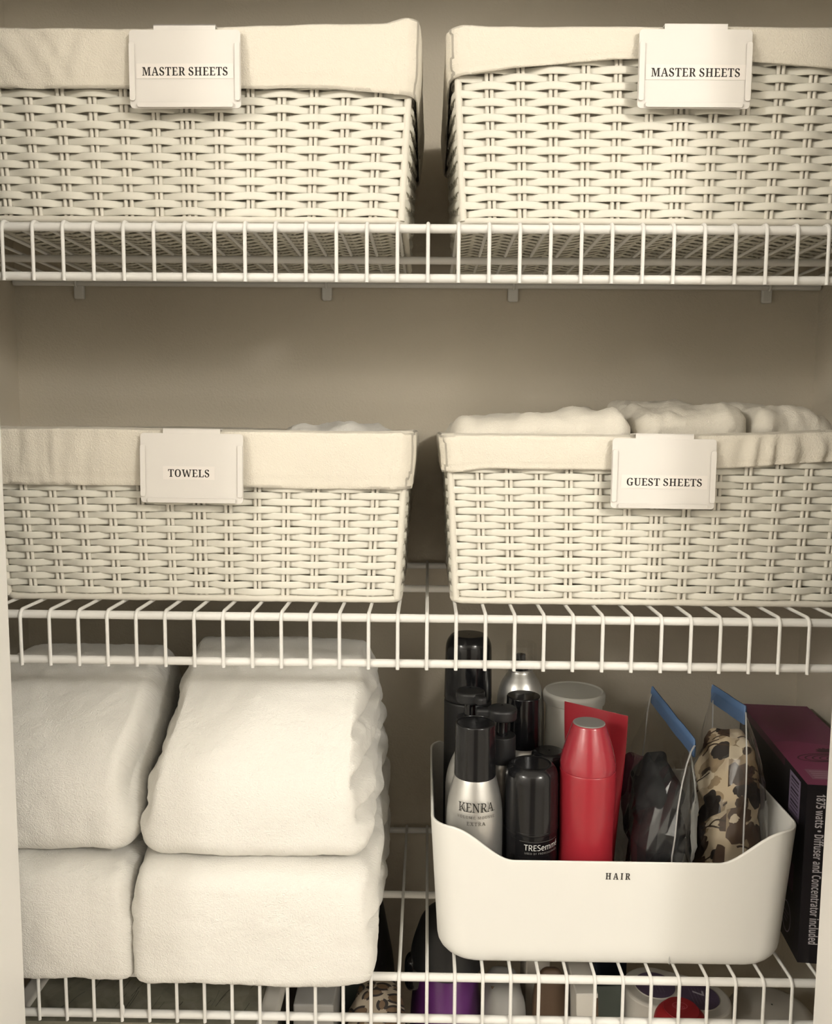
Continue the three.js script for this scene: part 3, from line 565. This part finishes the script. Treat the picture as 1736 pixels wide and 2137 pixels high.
{
  const t = thing('nozzle_can', 'silver aerosol can with clear cap over a black nozzle', 'aerosol can', [0.1025, BF, -0.1650]);
  const nb = part(t, 'body', lathe(roundProfile([[0.001, 0], [0.0252, 0, 0.002], [0.0262, 0.004], [0.0262, 0.185, 0.02], [0.0235, 0.214, 0.014], [0.0130, 0.2305, 0.002], [0.0125, 0.2325], [0.001, 0.2325]], 8), 52), M.silver);
  part(nb, 'neck_ring', new THREE.TorusGeometry(0.0125, 0.0011, 8, 36).rotateX(Math.PI / 2).translate(0, 0.2325, 0), M.silver);
  part(t, 'nozzle', lathe(roundProfile([[0.001, 0.231], [0.0085, 0.231, 0.001], [0.0085, 0.238, 0.001], [0.005, 0.240], [0.005, 0.2495, 0.0012], [0.001, 0.2500]]), 24), M.black);
  part(t, 'clear_cap', lathe(roundProfile([[0.0172, 0.2265], [0.0165, 0.262, 0.004], [0.001, 0.2655]]), 40), M.clear, 'clear plastic cap');
}
{
  const t = thing('lidded_jar', 'milky white jar with a round lid at the back of the bin', 'jar', [0.1590, BF, -0.1560]);
  part(t, 'body', lathe(roundProfile([[0.001, 0], [0.027, 0, 0.003], [0.0305, 0.16, 0.01], [0.0295, 0.195, 0.006], [0.0315, 0.203], [0.001, 0.203]], 6), 52), M.milky);
  part(t, 'lid', lathe(roundProfile([[0.001, 0.201], [0.0325, 0.201, 0.001], [0.0332, 0.2105, 0.0025], [0.0305, 0.2135, 0.001], [0.0285, 0.2122, 0.001], [0.001, 0.2122]], 5), 56), M.milkyLid);
}
// ------------------------------------------------------------------ zip bags
function zipBag(o) {
  const N = 28, rows = [], K = 14, za = new THREE.Vector3(...o.a), zb = new THREE.Vector3(...o.b), mid = za.clone().add(zb).multiplyScalar(0.5), dir = zb.clone().sub(za);
  for (let k = 0; k <= K; k++) {
    const t = k / K, f = sstep(0.50, 1, t), y = lerp(0.002, mid.y, t);
    rows.push(Array.from({ length: N }, (_, i) => {
      const a = i / N * 2 * Math.PI, ca = Math.cos(a), sa = Math.sin(a);
      const sq = 1 / Math.pow(Math.abs(ca) ** 2.6 + Math.abs(sa) ** 2.6, 1 / 2.6);
      const cr = 1 + o.crinkle * (fbm(ca * 2.2 + o.seed, t * 5, sa * 2.2, 3)) * (1 - 0.6 * f);
      const bx = o.c[0] + o.rx * ca * sq * cr, bz = o.c[1] + o.rz * sa * sq * cr;
      const tx = mid.x + dir.x * 0.5 * sa + 0.0015 * ca, tz = mid.z + dir.z * 0.5 * sa + 0.0006 * ca, ty = mid.y + dir.y * 0.5 * sa;
      return [lerp(bx, tx, f), lerp(y, lerp(y, ty, f), 1), lerp(bz, tz, f)];
    }));
  }
  const g = thing('zip_bag', o.label, 'plastic bag', [0, BF, 0]);
  const film = part(g, 'film', (() => { const f = grid(rows).toNonIndexed(); f.computeVertexNormals(); return f; })(), M.film, 'clear plastic film');
  for (const i of [N / 4, 3 * N / 4]) part(film, 'side_seam', sweep(rows.map((r) => ({ p: new THREE.Vector3(...r[i]), n: new THREE.Vector3(1, 0, 0), u: new THREE.Vector3(0, 0, 1) })), [[0.0005, 0], [0, 0.0026], [-0.0005, 0], [0, -0.0008]], false), M.seam, 'pale heat-sealed seam');
  // blue zip strip
  const st = []; for (let k = 0; k <= 8; k++) st.push({ p: za.clone().addScaledVector(dir, k / 8).add(new THREE.Vector3(0.0012 * noise(k * 0.5, o.seed), 0, 0)), n: new THREE.Vector3(1, 0, 0), u: new THREE.Vector3(0, 1, 0) });
  const sec = [[0.0012, -o.strip * 0.75], [0.0015, 0], [0.0008, o.strip * 0.35], [-0.0008, o.strip * 0.35], [-0.0015, 0], [-0.0012, -o.strip * 0.75]];
  part(g, 'zip_strip', sweep(st, sec, false), M.blueZip, 'blue zip closure strip');
  if (o.patch) {
    const [pt, pa0, pa1, t0, t1] = [o.patch.tex, ...o.patch.span];
    const pr = []; const nu = 10, nv = 8, uv = [];
    for (let j = 0; j <= nv; j++) { const row = []; for (let i = 0; i <= nu; i++) { const a = lerp(pa0, pa1, i / nu), t = lerp(t0, t1, j / nv), f = sstep(0.50, 1, t), y = lerp(0.002, mid.y, t), ca = Math.cos(a), sa = Math.sin(a), sq = 1 / Math.pow(Math.abs(ca) ** 2.6 + Math.abs(sa) ** 2.6, 1 / 2.6), cr = 1 + o.crinkle * fbm(ca * 2.2 + o.seed, t * 5, sa * 2.2, 3) * (1 - 0.6 * f); row.push([lerp(o.c[0] + (o.rx * cr + 0.0008) * ca * sq, mid.x + dir.x * 0.5 * sa, f), lerp(y, lerp(y, mid.y + dir.y * 0.5 * sa, f), 1), lerp(o.c[1] + (o.rz * cr + 0.0008) * sa * sq, mid.z + dir.z * 0.5 * sa, f) + 0.0006]); uv.push(i / nu, j / nv); } pr.push(row); }
    const pg = grid(pr, false); pg.setAttribute('uv', new THREE.Float32BufferAttribute(uv, 2));
    part(film, 'write_on_patch', pg, decalMat(pt, { side: THREE.DoubleSide }), 'pale printed writing panel');
  }
  return g;
}
const patchTex = canvasTex(256, 512, (c, w, h) => {
  c.clearRect(0, 0, w, h); c.fillStyle = '#b9bcbb'; c.beginPath(); c.moveTo(70, 10); c.lineTo(240, 4); c.lineTo(248, 300); c.lineTo(190, 470); c.lineTo(120, 505); c.lineTo(60, 420); c.lineTo(40, 260); c.lineTo(110, 180); c.closePath(); c.fill();
  c.strokeStyle = '#4d5052'; c.lineWidth = 4; c.save(); c.translate(150, 55); c.rotate(1.45); c.font = 'italic bold 62px sans-serif'; c.fillStyle = '#4d5052'; c.fillText('Ziploc', 0, 22); c.restore();
});
const patchTex2 = canvasTex(256, 256, (c, w, h) => { c.clearRect(0, 0, w, h); c.fillStyle = '#cfc9c0'; c.beginPath(); c.moveTo(90, 20); c.lineTo(170, 50); c.lineTo(160, 130); c.lineTo(120, 240); c.lineTo(80, 150); c.lineTo(40, 90); c.closePath(); c.fill(); });
const animalPrint = canvasTex(1024, 1024, (c, w, h) => {
  const R = rng(55); c.fillStyle = '#b6a68c'; c.fillRect(0, 0, w, h);
  const blob = (x, y, r, col, k = 9) => { c.fillStyle = col; c.beginPath(); for (let i = 0; i <= k; i++) { const a = i / k * 6.283, q = r * (0.65 + 0.6 * R()); const px = x + q * Math.cos(a), py = y + q * Math.sin(a) * 1.2; i ? c.quadraticCurveTo(x + r * 1.1 * Math.cos(a - 0.35), y + r * 1.2 * Math.sin(a - 0.35), px, py) : c.moveTo(px, py); } c.fill(); };
  for (let i = 0; i < 26; i++) blob(R() * w, R() * h, 40 + R() * 70, '#8c7a60');
  for (let i = 0; i < 46; i++) blob(R() * w, R() * h, 28 + R() * 62, ['#3a2b1f', '#2a2420', '#4a382a'][i % 3]);
  for (let i = 0; i < 16; i++) blob(R() * w, R() * h, 22 + R() * 40, '#c8bba2');
  c.strokeStyle = '#3a2b1f'; c.lineWidth = 13; for (let i = 0; i < 26; i++) { const x = R() * w, y = R() * h; c.beginPath(); c.moveTo(x, y); c.bezierCurveTo(x + 60, y - 40 - R() * 60, x + 110, y + 50, x + 150 + R() * 80, y - 30 + R() * 90); c.stroke(); }
});
animalPrint.wrapS = animalPrint.wrapT = THREE.RepeatWrapping; animalPrint.repeat.set(7, 7);
const leopard = canvasTex(1024, 1024, (c, w, h) => {
  const R = rng(77); c.fillStyle = '#8f8372'; c.fillRect(0, 0, w, h);
  for (let i = 0; i < 12; i++) for (let j = 0; j < 12; j++) {
    const x = (i + 0.2 + 0.7 * R()) / 12 * w, y = (j + 0.2 + 0.7 * R()) / 12 * h, r = 22 + R() * 24, a = R() * 6.28;
    c.save(); c.translate(x, y); c.rotate(a); c.fillStyle = '#5a4630'; c.beginPath(); c.ellipse(0, 0, r * 1.1, r * 0.7, 0, 0, 6.3); c.fill();
    c.strokeStyle = '#1d1510'; c.lineWidth = 15; c.beginPath(); c.ellipse(0, 0, r * 1.2, r * 0.8, 0, 0.3, 2.4); c.stroke(); c.beginPath(); c.ellipse(0, 0, r * 1.2, r * 0.8, 0, 3.2, 5.6); c.stroke(); c.restore();
  }
});
leopard.wrapS = leopard.wrapT = THREE.RepeatWrapping; leopard.repeat.set(5.5, 5.5);
M.print = std({ map: animalPrint, roughness: 0.8 }); M.leopard = std({ map: leopard, roughness: 0.75 });
function bundle(name, label, category, c, h, R, mat, seed, amp = 0.008) {
  const g = softBlock(h, R, [30, 34, 30], (v) => amp * fbm(v.x * 26 + seed, v.y * 26, v.z * 26, 3) + amp * 0.35 * Math.sin(v.y * 150 + 4 * noise(v.x * 30, v.z * 30, seed)));
  const t = thing(name, label, category, c); part(t, 'cloth', g, mat); return t;
}
zipBag({ label: 'clear zip bag with blue strip holding dark cloth', seed: 3.1, c: [0.2265, -0.0760], rx: 0.0300, rz: 0.060, a: [0.2385, 0.2165, -0.143], b: [0.2555, 0.194, -0.052], strip: 0.016, crinkle: 0.24, patch: { tex: patchTex, span: [1.15, 0.50, 0.42, 0.80] } });
bundle('cloth_bundle', 'black cloth bundled inside a zip bag', 'cloth', [0.2265, BF + 0.089, -0.068], [0.0225, 0.086, 0.040], [0.016, 0.075, 0.030, 0.02, 0.02], M.cloth, 2.1, 0.006);
bundle('cloth_bundle', 'wine red cloth bunched behind the black cloth in a zip bag', 'cloth', [0.2200, BF + 0.120, -0.114], [0.018, 0.038, 0.016], [0.012, 0.022, 0.012], M.wine, 8.1, 0.004);
zipBag({ label: 'clear zip bag with blue strip holding brown patterned cloth', seed: 7.7, c: [0.2955, -0.0730], rx: 0.0345, rz: 0.048, a: [0.2965, 0.2235, -0.128], b: [0.3095, 0.2200, -0.072], strip: 0.017, crinkle: 0.16, patch: { tex: patchTex2, span: [0.9, 0.55, 0.66, 0.92] } });
bundle('cloth_bundle', 'brown and cream animal print cloth inside a zip bag', 'cloth', [0.2955, BF + 0.103, -0.0730], [0.0285, 0.098, 0.036], [0.022, 0.075, 0.030, 0.02, 0.02], M.print, 5.5, 0.006);

// ------------------------------------------------------------------ hair dryer box
{
  const w = 0.0745, h = 0.1725, d = 0.226;
  const frontTex = canvasTex(512, 1206, (c, W, H) => {
    c.fillStyle = '#171317'; c.fillRect(0, 0, W, H); c.save(); c.translate(W * 0.115, H * 0.05); c.rotate(Math.PI / 2);
    c.fillStyle = '#b9b3b5'; fitText(c, '1875 watts • Diffuser and Concentrator included', 0, 0, H * 0.845, W * 0.105, 'bold SIZEpx sans-serif', 'left', -0.01);
    fitText(c, 'with Folding Handle • Universal', 0, -W * 0.185, H * 0.60, W * 0.105, 'bold SIZEpx sans-serif', 'left', -0.01);
    c.restore();
  });
  const sideTex = canvasTex(1024, 795, (c, W, H) => {
    c.fillStyle = '#151217'; c.fillRect(0, 0, W, H);
    c.fillStyle = '#54303f'; c.fillRect(0, 0, W * 0.72, H * 0.05);
    c.fillStyle = '#7c6f86'; c.fillRect(W * 0.79, H * 0.03, W * 0.135, H * 0.24); c.fillStyle = '#2a2230'; for (let i = 0; i < 9; i++) c.fillRect(W * 0.81, H * (0.05 + i * 0.022), W * 0.095, H * (i % 3 ? 0.006 : 0.012));
    c.fillStyle = '#4a2540'; c.fillRect(W * 0.55, H * 0.52, W * 0.35, H * 0.16);
    c.strokeStyle = '#a89cb0'; c.lineWidth = 6; c.beginPath(); c.ellipse(W * 0.84, H * 0.86, W * 0.052, H * 0.085, 0, 0, 6.3); c.stroke();
    c.fillStyle = '#6d5f78'; for (let i = 0; i < 3; i++) c.fillRect(W * 0.81, H * (0.83 + i * 0.025), W * (0.06 - 0.01 * i), H * 0.008);
  });
  const topTex = canvasTex(512, 1553, (c, W, H) => {
    c.fillStyle = '#78365a'; c.fillRect(0, 0, W, H);
    c.fillStyle = '#8c3d63'; c.beginPath(); c.moveTo(0, H * 0.55); c.bezierCurveTo(W * 0.4, H * 0.45, W * 0.7, H * 0.62, W, H * 0.5); c.lineTo(W, H); c.lineTo(0, H); c.fill();
    c.strokeStyle = '#3c1428'; c.lineWidth = 10; for (let i = 0; i < 5; i++) { c.beginPath(); c.ellipse(W * (0.5 + 0.05 * i), H * 0.70, W * (0.34 - i * 0.045), H * (0.045 - i * 0.006), -0.2, 0, 6.3); c.stroke(); }
    c.fillStyle = '#3c1428'; for (let i = 0; i < 7; i++) { c.save(); c.translate(W * 0.62, H * 0.63); c.rotate(-1.5 + i * 0.5); c.beginPath(); c.ellipse(0, -H * 0.022, W * 0.03, H * 0.024, 0, 0, 6.3); c.fill(); c.restore(); }
    c.fillStyle = '#96667c'; c.fillRect(W * 0.12, H * 0.84, W * 0.78, H * 0.10); c.fillStyle = '#b08a9c'; for (let i = 0; i < 4; i++) c.fillRect(W * 0.16, H * (0.855 + i * 0.021), W * (0.55 - 0.08 * (i % 2)), H * 0.009);
  });
  const plain = std({ color: rgb(0.012, 0.010, 0.012), roughness: 0.45 });
  const m = (map) => std({ map, roughness: 0.42 });
  const g = new THREE.BoxGeometry(w, h, d);
  const t = thing('dryer_box', 'black and plum hair dryer carton squeezed beside the hair bin', 'box', [0.0, 0, 0]);
  t.position.set(0.3975, Y0 + SHELF.bottom + ON, -0.130); t.rotation.y = -0.100;
  part(t, 'carton', g, [plain, m(sideTex), m(topTex), plain, m(frontTex), plain]).position.y = h / 2;
}

// ------------------------------------------------------------------ things on the lowest shelf
const LF = Y0 + SHELF.lowest + ON;
{ // storage box with pale rim
  const x0 = -0.395, x1 = -0.1375, z0 = -0.24, z1 = 0.0, H = 0.270, cx = (x0 + x1) / 2, cz = (z0 + z1) / 2;
  const t = thing('storage_box', 'grey lidded storage box with pale side rims under the towels', 'storage box', [cx, LF, cz]);
  part(t, 'tub', new RoundedBoxGeometry(x1 - x0 - 0.016, H - 0.004, z1 - z0 - 0.012, 3, 0.008).translate(0, (H - 0.004) / 2, 0), M.greyPlastic);
  const lidTex = canvasTex(1024, 1024, (c, w, h) => {
    const R = rng(31); c.fillStyle = '#868372'; c.fillRect(0, 0, w, h);
    for (let i = 0; i < 400; i++) { c.fillStyle = ['rgba(116,113,98,.25)', 'rgba(148,145,130,.22)', 'rgba(104,102,90,.2)'][i % 3]; c.beginPath(); c.ellipse(R() * w, R() * h, 20 + R() * 70, 10 + R() * 40, R() * 3, 0, 6.3); c.fill(); }
    c.strokeStyle = '#45433a'; for (let i = 0; i < 130; i++) { c.lineWidth = 1 + R() * 3; const x = R() * w, y = R() * h, a = 0.9 + R() * 0.6, l = 20 + R() * 90; c.beginPath(); c.moveTo(x, y); c.quadraticCurveTo(x + 10, y - l / 2, x + l * Math.cos(a) * 0.6, y - l * Math.sin(a)); c.stroke(); }
  });
  part(t, 'lid', new THREE.BoxGeometry(x1 - x0 - 0.034, 0.006, z1 - z0 - 0.02).translate(0, H - 0.003, 0), std({ map: lidTex, roughness: 0.6 }));
  for (const s of [-1, 1]) part(t, 'rim', new RoundedBoxGeometry(0.0185, 0.012, z1 - z0, 3, 0.004).translate(s * ((x1 - x0) / 2 - 0.009), H - 0.003, 0), M.offWhite, 'pale grip rim');
}
{
  const t = thing('brown_bottle', 'dark brown bottle wedged beside the grey storage box', 'bottle', [-0.118, LF, -0.135]);
  part(t, 'body', lathe(roundProfile([[0.001, 0], [0.019, 0, 0.003], [0.020, 0.22, 0.01], [0.016, 0.262, 0.012], [0.001, 0.270]], 6), 40), M.brown);
}
{
  const t = thing('grey_carton', 'plain grey carton standing behind the leopard print pouch', 'box', [-0.1065, LF, -0.075]);
  part(t, 'carton', new RoundedBoxGeometry(0.040, 0.265, 0.06, 2, 0.002).translate(0, 0.1325, 0), M.greyPlastic);
}
{
  const t = thing('dark_pouch', 'dark green zipped pouch beside the leopard print pouch', 'pouch', [-0.0840, LF, -0.1430]);
  part(t, 'pouch_body', softBlock([0.018, 0.125, 0.020], [0.012, 0.03, 0.014], [14, 30, 14], (v) => 0.004 * fbm(v.x * 30, v.y * 20, v.z * 30, 2)).translate(0, 0.125, 0), M.darkGreen);
}
{
  const t = thing('leopard_pouch', 'leopard print pouch under the wire shelf edge', 'pouch', [-0.0480, LF, -0.085]);
  part(t, 'pouch_body', softBlock([0.033, 0.130, 0.030], [0.026, 0.07, 0.024], [26, 50, 22], (v) => 0.007 * fbm(v.x * 26, v.y * 18, v.z * 26, 3)).translate(0, 0.130, 0), M.leopard);
}
{
  const studTex = canvasTex(512, 512, (c, w, h) => { c.fillStyle = '#100f10'; c.fillRect(0, 0, w, h); const R = rng(5); for (let i = 0; i < 14; i++) for (let j = 0; j < 14; j++) { c.fillStyle = R() > 0.4 ? '#3c3a38' : '#222122'; c.beginPath(); c.arc((i + 0.5 + 0.25 * (j % 2)) / 14 * w, (j + 0.5) / 14 * h, 4, 0, 6.3); c.fill(); } });
  const t = thing('studded_case', 'black studded tapering case behind the folded towels', 'case', [-0.0720, LF, -0.2260]);
  part(t, 'case_body', lathe(roundProfile([[0.001, 0], [0.040, 0, 0.004], [0.038, 0.187, 0.02], [0.020, 0.285, 0.02], [0.011, 0.318, 0.006], [0.001, 0.3215]], 6), 32), std({ map: studTex, roughness: 0.5 }));
}
{
  const t = thing('purple_bottle', 'purple bottle with black domed cap below the wire shelf', 'bottle', [0.0260, LF, -0.150]);
  part(t, 'body', lathe(roundProfile([[0.001, 0], [0.036, 0, 0.006], [0.040, 0.02, 0.01], [0.0395, 0.19, 0.02], [0.034, 0.235, 0.012], [0.028, 0.248], [0.001, 0.248]], 7), 48), M.purple);
  part(t, 'cap', lathe(roundProfile([[0.001, 0.243], [0.0405, 0.243, 0.003], [0.0385, 0.262, 0.015], [0.026, 0.300, 0.016], [0.001, 0.3115]], 8), 48), M.blackSatin);
  part(t, 'cap_spout', softBlock([0.012, 0.02, 0.012], [0.009, 0.012, 0.009], [10, 10, 10], () => 0).translate(-0.034, 0.234, 0.006), M.black);
}
{
  const t = thing('zip_pouch', 'grey zipped pouch beside the purple bottle', 'pouch', [0.0870, LF, -0.120]);
  part(t, 'pouch_body', softBlock([0.022, 0.122, 0.035], [0.014, 0.03, 0.02], [18, 34, 18], (v) => 0.003 * fbm(v.x * 30, v.y * 24, v.z * 30, 2)).translate(0, 0.122, 0), M.greyPlastic);
  const fr = []; for (let i = 0; i <= 8; i++) { const k = i / 8; fr.push({ p: new THREE.Vector3(lerp(-0.013, 0.008, k), lerp(0.243, 0.190, k), lerp(0.012, 0.0365, Math.sqrt(k))), n: new THREE.Vector3(1, 0, 0), u: new THREE.Vector3(0, 0.5, 0.8) }); }
  part(t, 'zip', sweep(fr, disc(6, 0.0022), false), M.brown, 'dark zip');
}
{
  const t = thing('beige_carton', 'beige carton standing between the grey pouch and brown brush', 'box', [0.1235, LF, -0.1530]);
  part(t, 'carton', new RoundedBoxGeometry(0.026, 0.262, 0.05, 2, 0.002).translate(0, 0.131, 0), std({ color: rgb(0.42, 0.385, 0.33), roughness: 0.6 }));
}
{
  const t = thing('brown_brush', 'dark brown paddle brush back below the hair bin', 'hair brush', [0.1330, LF, -0.1000]);
  part(t, 'paddle', softBlock([0.0185, 0.062, 0.010], [0.015, 0.04, 0.008], [18, 24, 10], () => 0).translate(0, 0.208, 0), M.brown);
  part(t, 'handle', lathe(roundProfile([[0.001, 0], [0.009, 0, 0.004], [0.008, 0.08, 0.01], [0.007, 0.15], [0.001, 0.152]]), 20), M.brown);
}
{
  const t = thing('white_carton', 'white carton leaning beside a brown brush', 'box', [0.1740, LF, -0.098]); t.rotation.z = 0.04;
  part(t, 'carton', new RoundedBoxGeometry(0.022, 0.268, 0.07, 2, 0.0015).translate(0, 0.1345, 0), M.offWhite);
  part(t, 'edge_band', new RoundedBoxGeometry(0.003, 0.262, 0.0705, 1, 0.0006).translate(0.0095, 0.133, 0), M.brown);
}
{
  const t = thing('green_tube', 'dark green tube standing beside the navy carton', 'tube', [0.2010, LF, -0.095]); t.rotation.z = 0.05;
  const rows = []; for (let k = 0; k <= 14; k++) { const q = k / 14; rows.push(Array.from({ length: 28 }, (_, i) => { const a = i / 28 * 6.2832; return [lerp(0.013, 0.017, q) * Math.cos(a), lerp(0.02, 0.255, q), Math.max(0.0008, lerp(0.013, 0.0008, q ** 1.3)) * Math.sin(a)]; })); }
  part(t, 'tube', grid(rows), M.darkGreen);
  part(t, 'cap', lathe(roundProfile([[0.001, 0], [0.0125, 0, 0.001], [0.0132, 0.021, 0.001], [0.001, 0.0215]]), 24), M.black);
}
{
  const t = thing('navy_carton', 'navy blue carton behind the dark green tube', 'box', [0.2130, LF, -0.2010]);
  part(t, 'carton', new RoundedBoxGeometry(0.036, 0.262, 0.05, 2, 0.002).translate(0, 0.131, 0), M.navy);
}
const lilac = (seven) => canvasTex(256, 256, (c, w, h) => {
  c.fillStyle = '#5d4f66'; c.fillRect(0, 0, w, h); c.strokeStyle = '#7a6d82'; c.lineWidth = 3; for (let i = 0; i < 5; i++) { c.beginPath(); c.moveTo(50, 90 + i * 20); c.lineTo(200, 84 + i * 22); c.stroke(); }
  if (seven) { c.fillStyle = '#c9c3cf'; c.save(); c.translate(64, 150); c.rotate(0.15); c.font = 'bold 96px sans-serif'; c.fillText('7', 0, 0); c.restore(); }
});
{
  const ax = 0.2425, az = -0.1058, bx = 0.2825, bz = -0.0890, r = 0.0325, hgt = 0.2480, ang = Math.atan2(-(bz - az), bx - ax), half = Math.hypot(bx - ax, bz - az) / 2;
  const sh = new THREE.Shape(); sh.absarc(half, 0, r - 0.003, -Math.PI / 2, Math.PI / 2, false); sh.absarc(-half, 0, r - 0.003, Math.PI / 2, 1.5 * Math.PI, false); sh.closePath();
  const t = thing('twin_tub', 'white twin-lobed tub with two lilac lid discs below the hair bin', 'tub', [(ax + bx) / 2, LF, (az + bz) / 2]);
  t.rotation.y = ang;
  part(t, 'tub', new THREE.ExtrudeGeometry(sh, { depth: hgt - 0.006, bevelEnabled: true, bevelSize: 0.003, bevelThickness: 0.003, bevelSegments: 3, curveSegments: 28 }).rotateX(-Math.PI / 2).translate(0, 0.003, 0), M.offWhite);
  [false, true].forEach((seven, i) => part(t, 'lid_disc', new THREE.CylinderGeometry(0.0205, 0.0208, 0.0016, 44).rotateY(-ang).translate(i ? half : -half, hgt + 0.0004, 0), [M.offWhite, std({ map: lilac(seven), roughness: 0.55 }), M.offWhite], seven ? 'lilac disc marked 7' : 'plain lilac disc'));
}
{
  const ring = canvasTex(256, 256, (c, w, h) => { c.fillStyle = '#8a1b22'; c.fillRect(0, 0, w, h); c.strokeStyle = '#b8656a'; c.lineWidth = 4; c.beginPath(); c.ellipse(100, 130, 38, 54, 0, 0, 6.3); c.stroke(); c.fillStyle = '#b8656a'; c.save(); c.translate(92, 176); c.rotate(-1.3); c.font = '34px sans-serif'; c.fillText('URED', 0, 20); c.restore(); });
  const t = thing('red_jar', 'small jar with a red cap in front of the twin-lobed tub', 'jar', [0.2500, LF, -0.0420]);
  part(t, 'body', lathe(roundProfile([[0.001, 0], [0.022, 0, 0.003], [0.024, 0.228, 0.004], [0.001, 0.230]]), 40), M.offWhite);
  part(t, 'cap', lathe(roundProfile([[0.001, 0.226], [0.0252, 0.226, 0.001], [0.0252, 0.260, 0.006], [0.018, 0.269, 0.004], [0.001, 0.270]]), 44), std({ color: rgb(0.33, 0.015, 0.02), roughness: 0.4 }));
  part(t, 'cap_print', new THREE.CylinderGeometry(0.0165, 0.0165, 0.0006, 36).translate(0, 0.2700, 0), [M.red, std({ map: ring, roughness: 0.45 }), M.red], 'red disc with pale ring mark');
}
{
  const t = thing('cream_tub', 'cream tub with a plain domed lid beside the twin-lobed tub', 'tub', [0.3670, LF, -0.110]);
  part(t, 'tub', lathe(roundProfile([[0.001, 0], [0.042, 0, 0.004], [0.045, 0.19, 0.004], [0.001, 0.19]]), 48), M.offWhite);
  part(t, 'lid', lathe(roundProfile([[0.001, 0.188], [0.0465, 0.188, 0.001], [0.0465, 0.212, 0.008], [0.036, 0.2235, 0.006], [0.001, 0.2265]]), 48), std({ color: rgb(0.55, 0.51, 0.44), roughness: 0.6 }));
}

scene.traverse((o) => { if (o.isMesh) { o.castShadow = true; o.receiveShadow = true; } });
renderer.render(scene, camera);
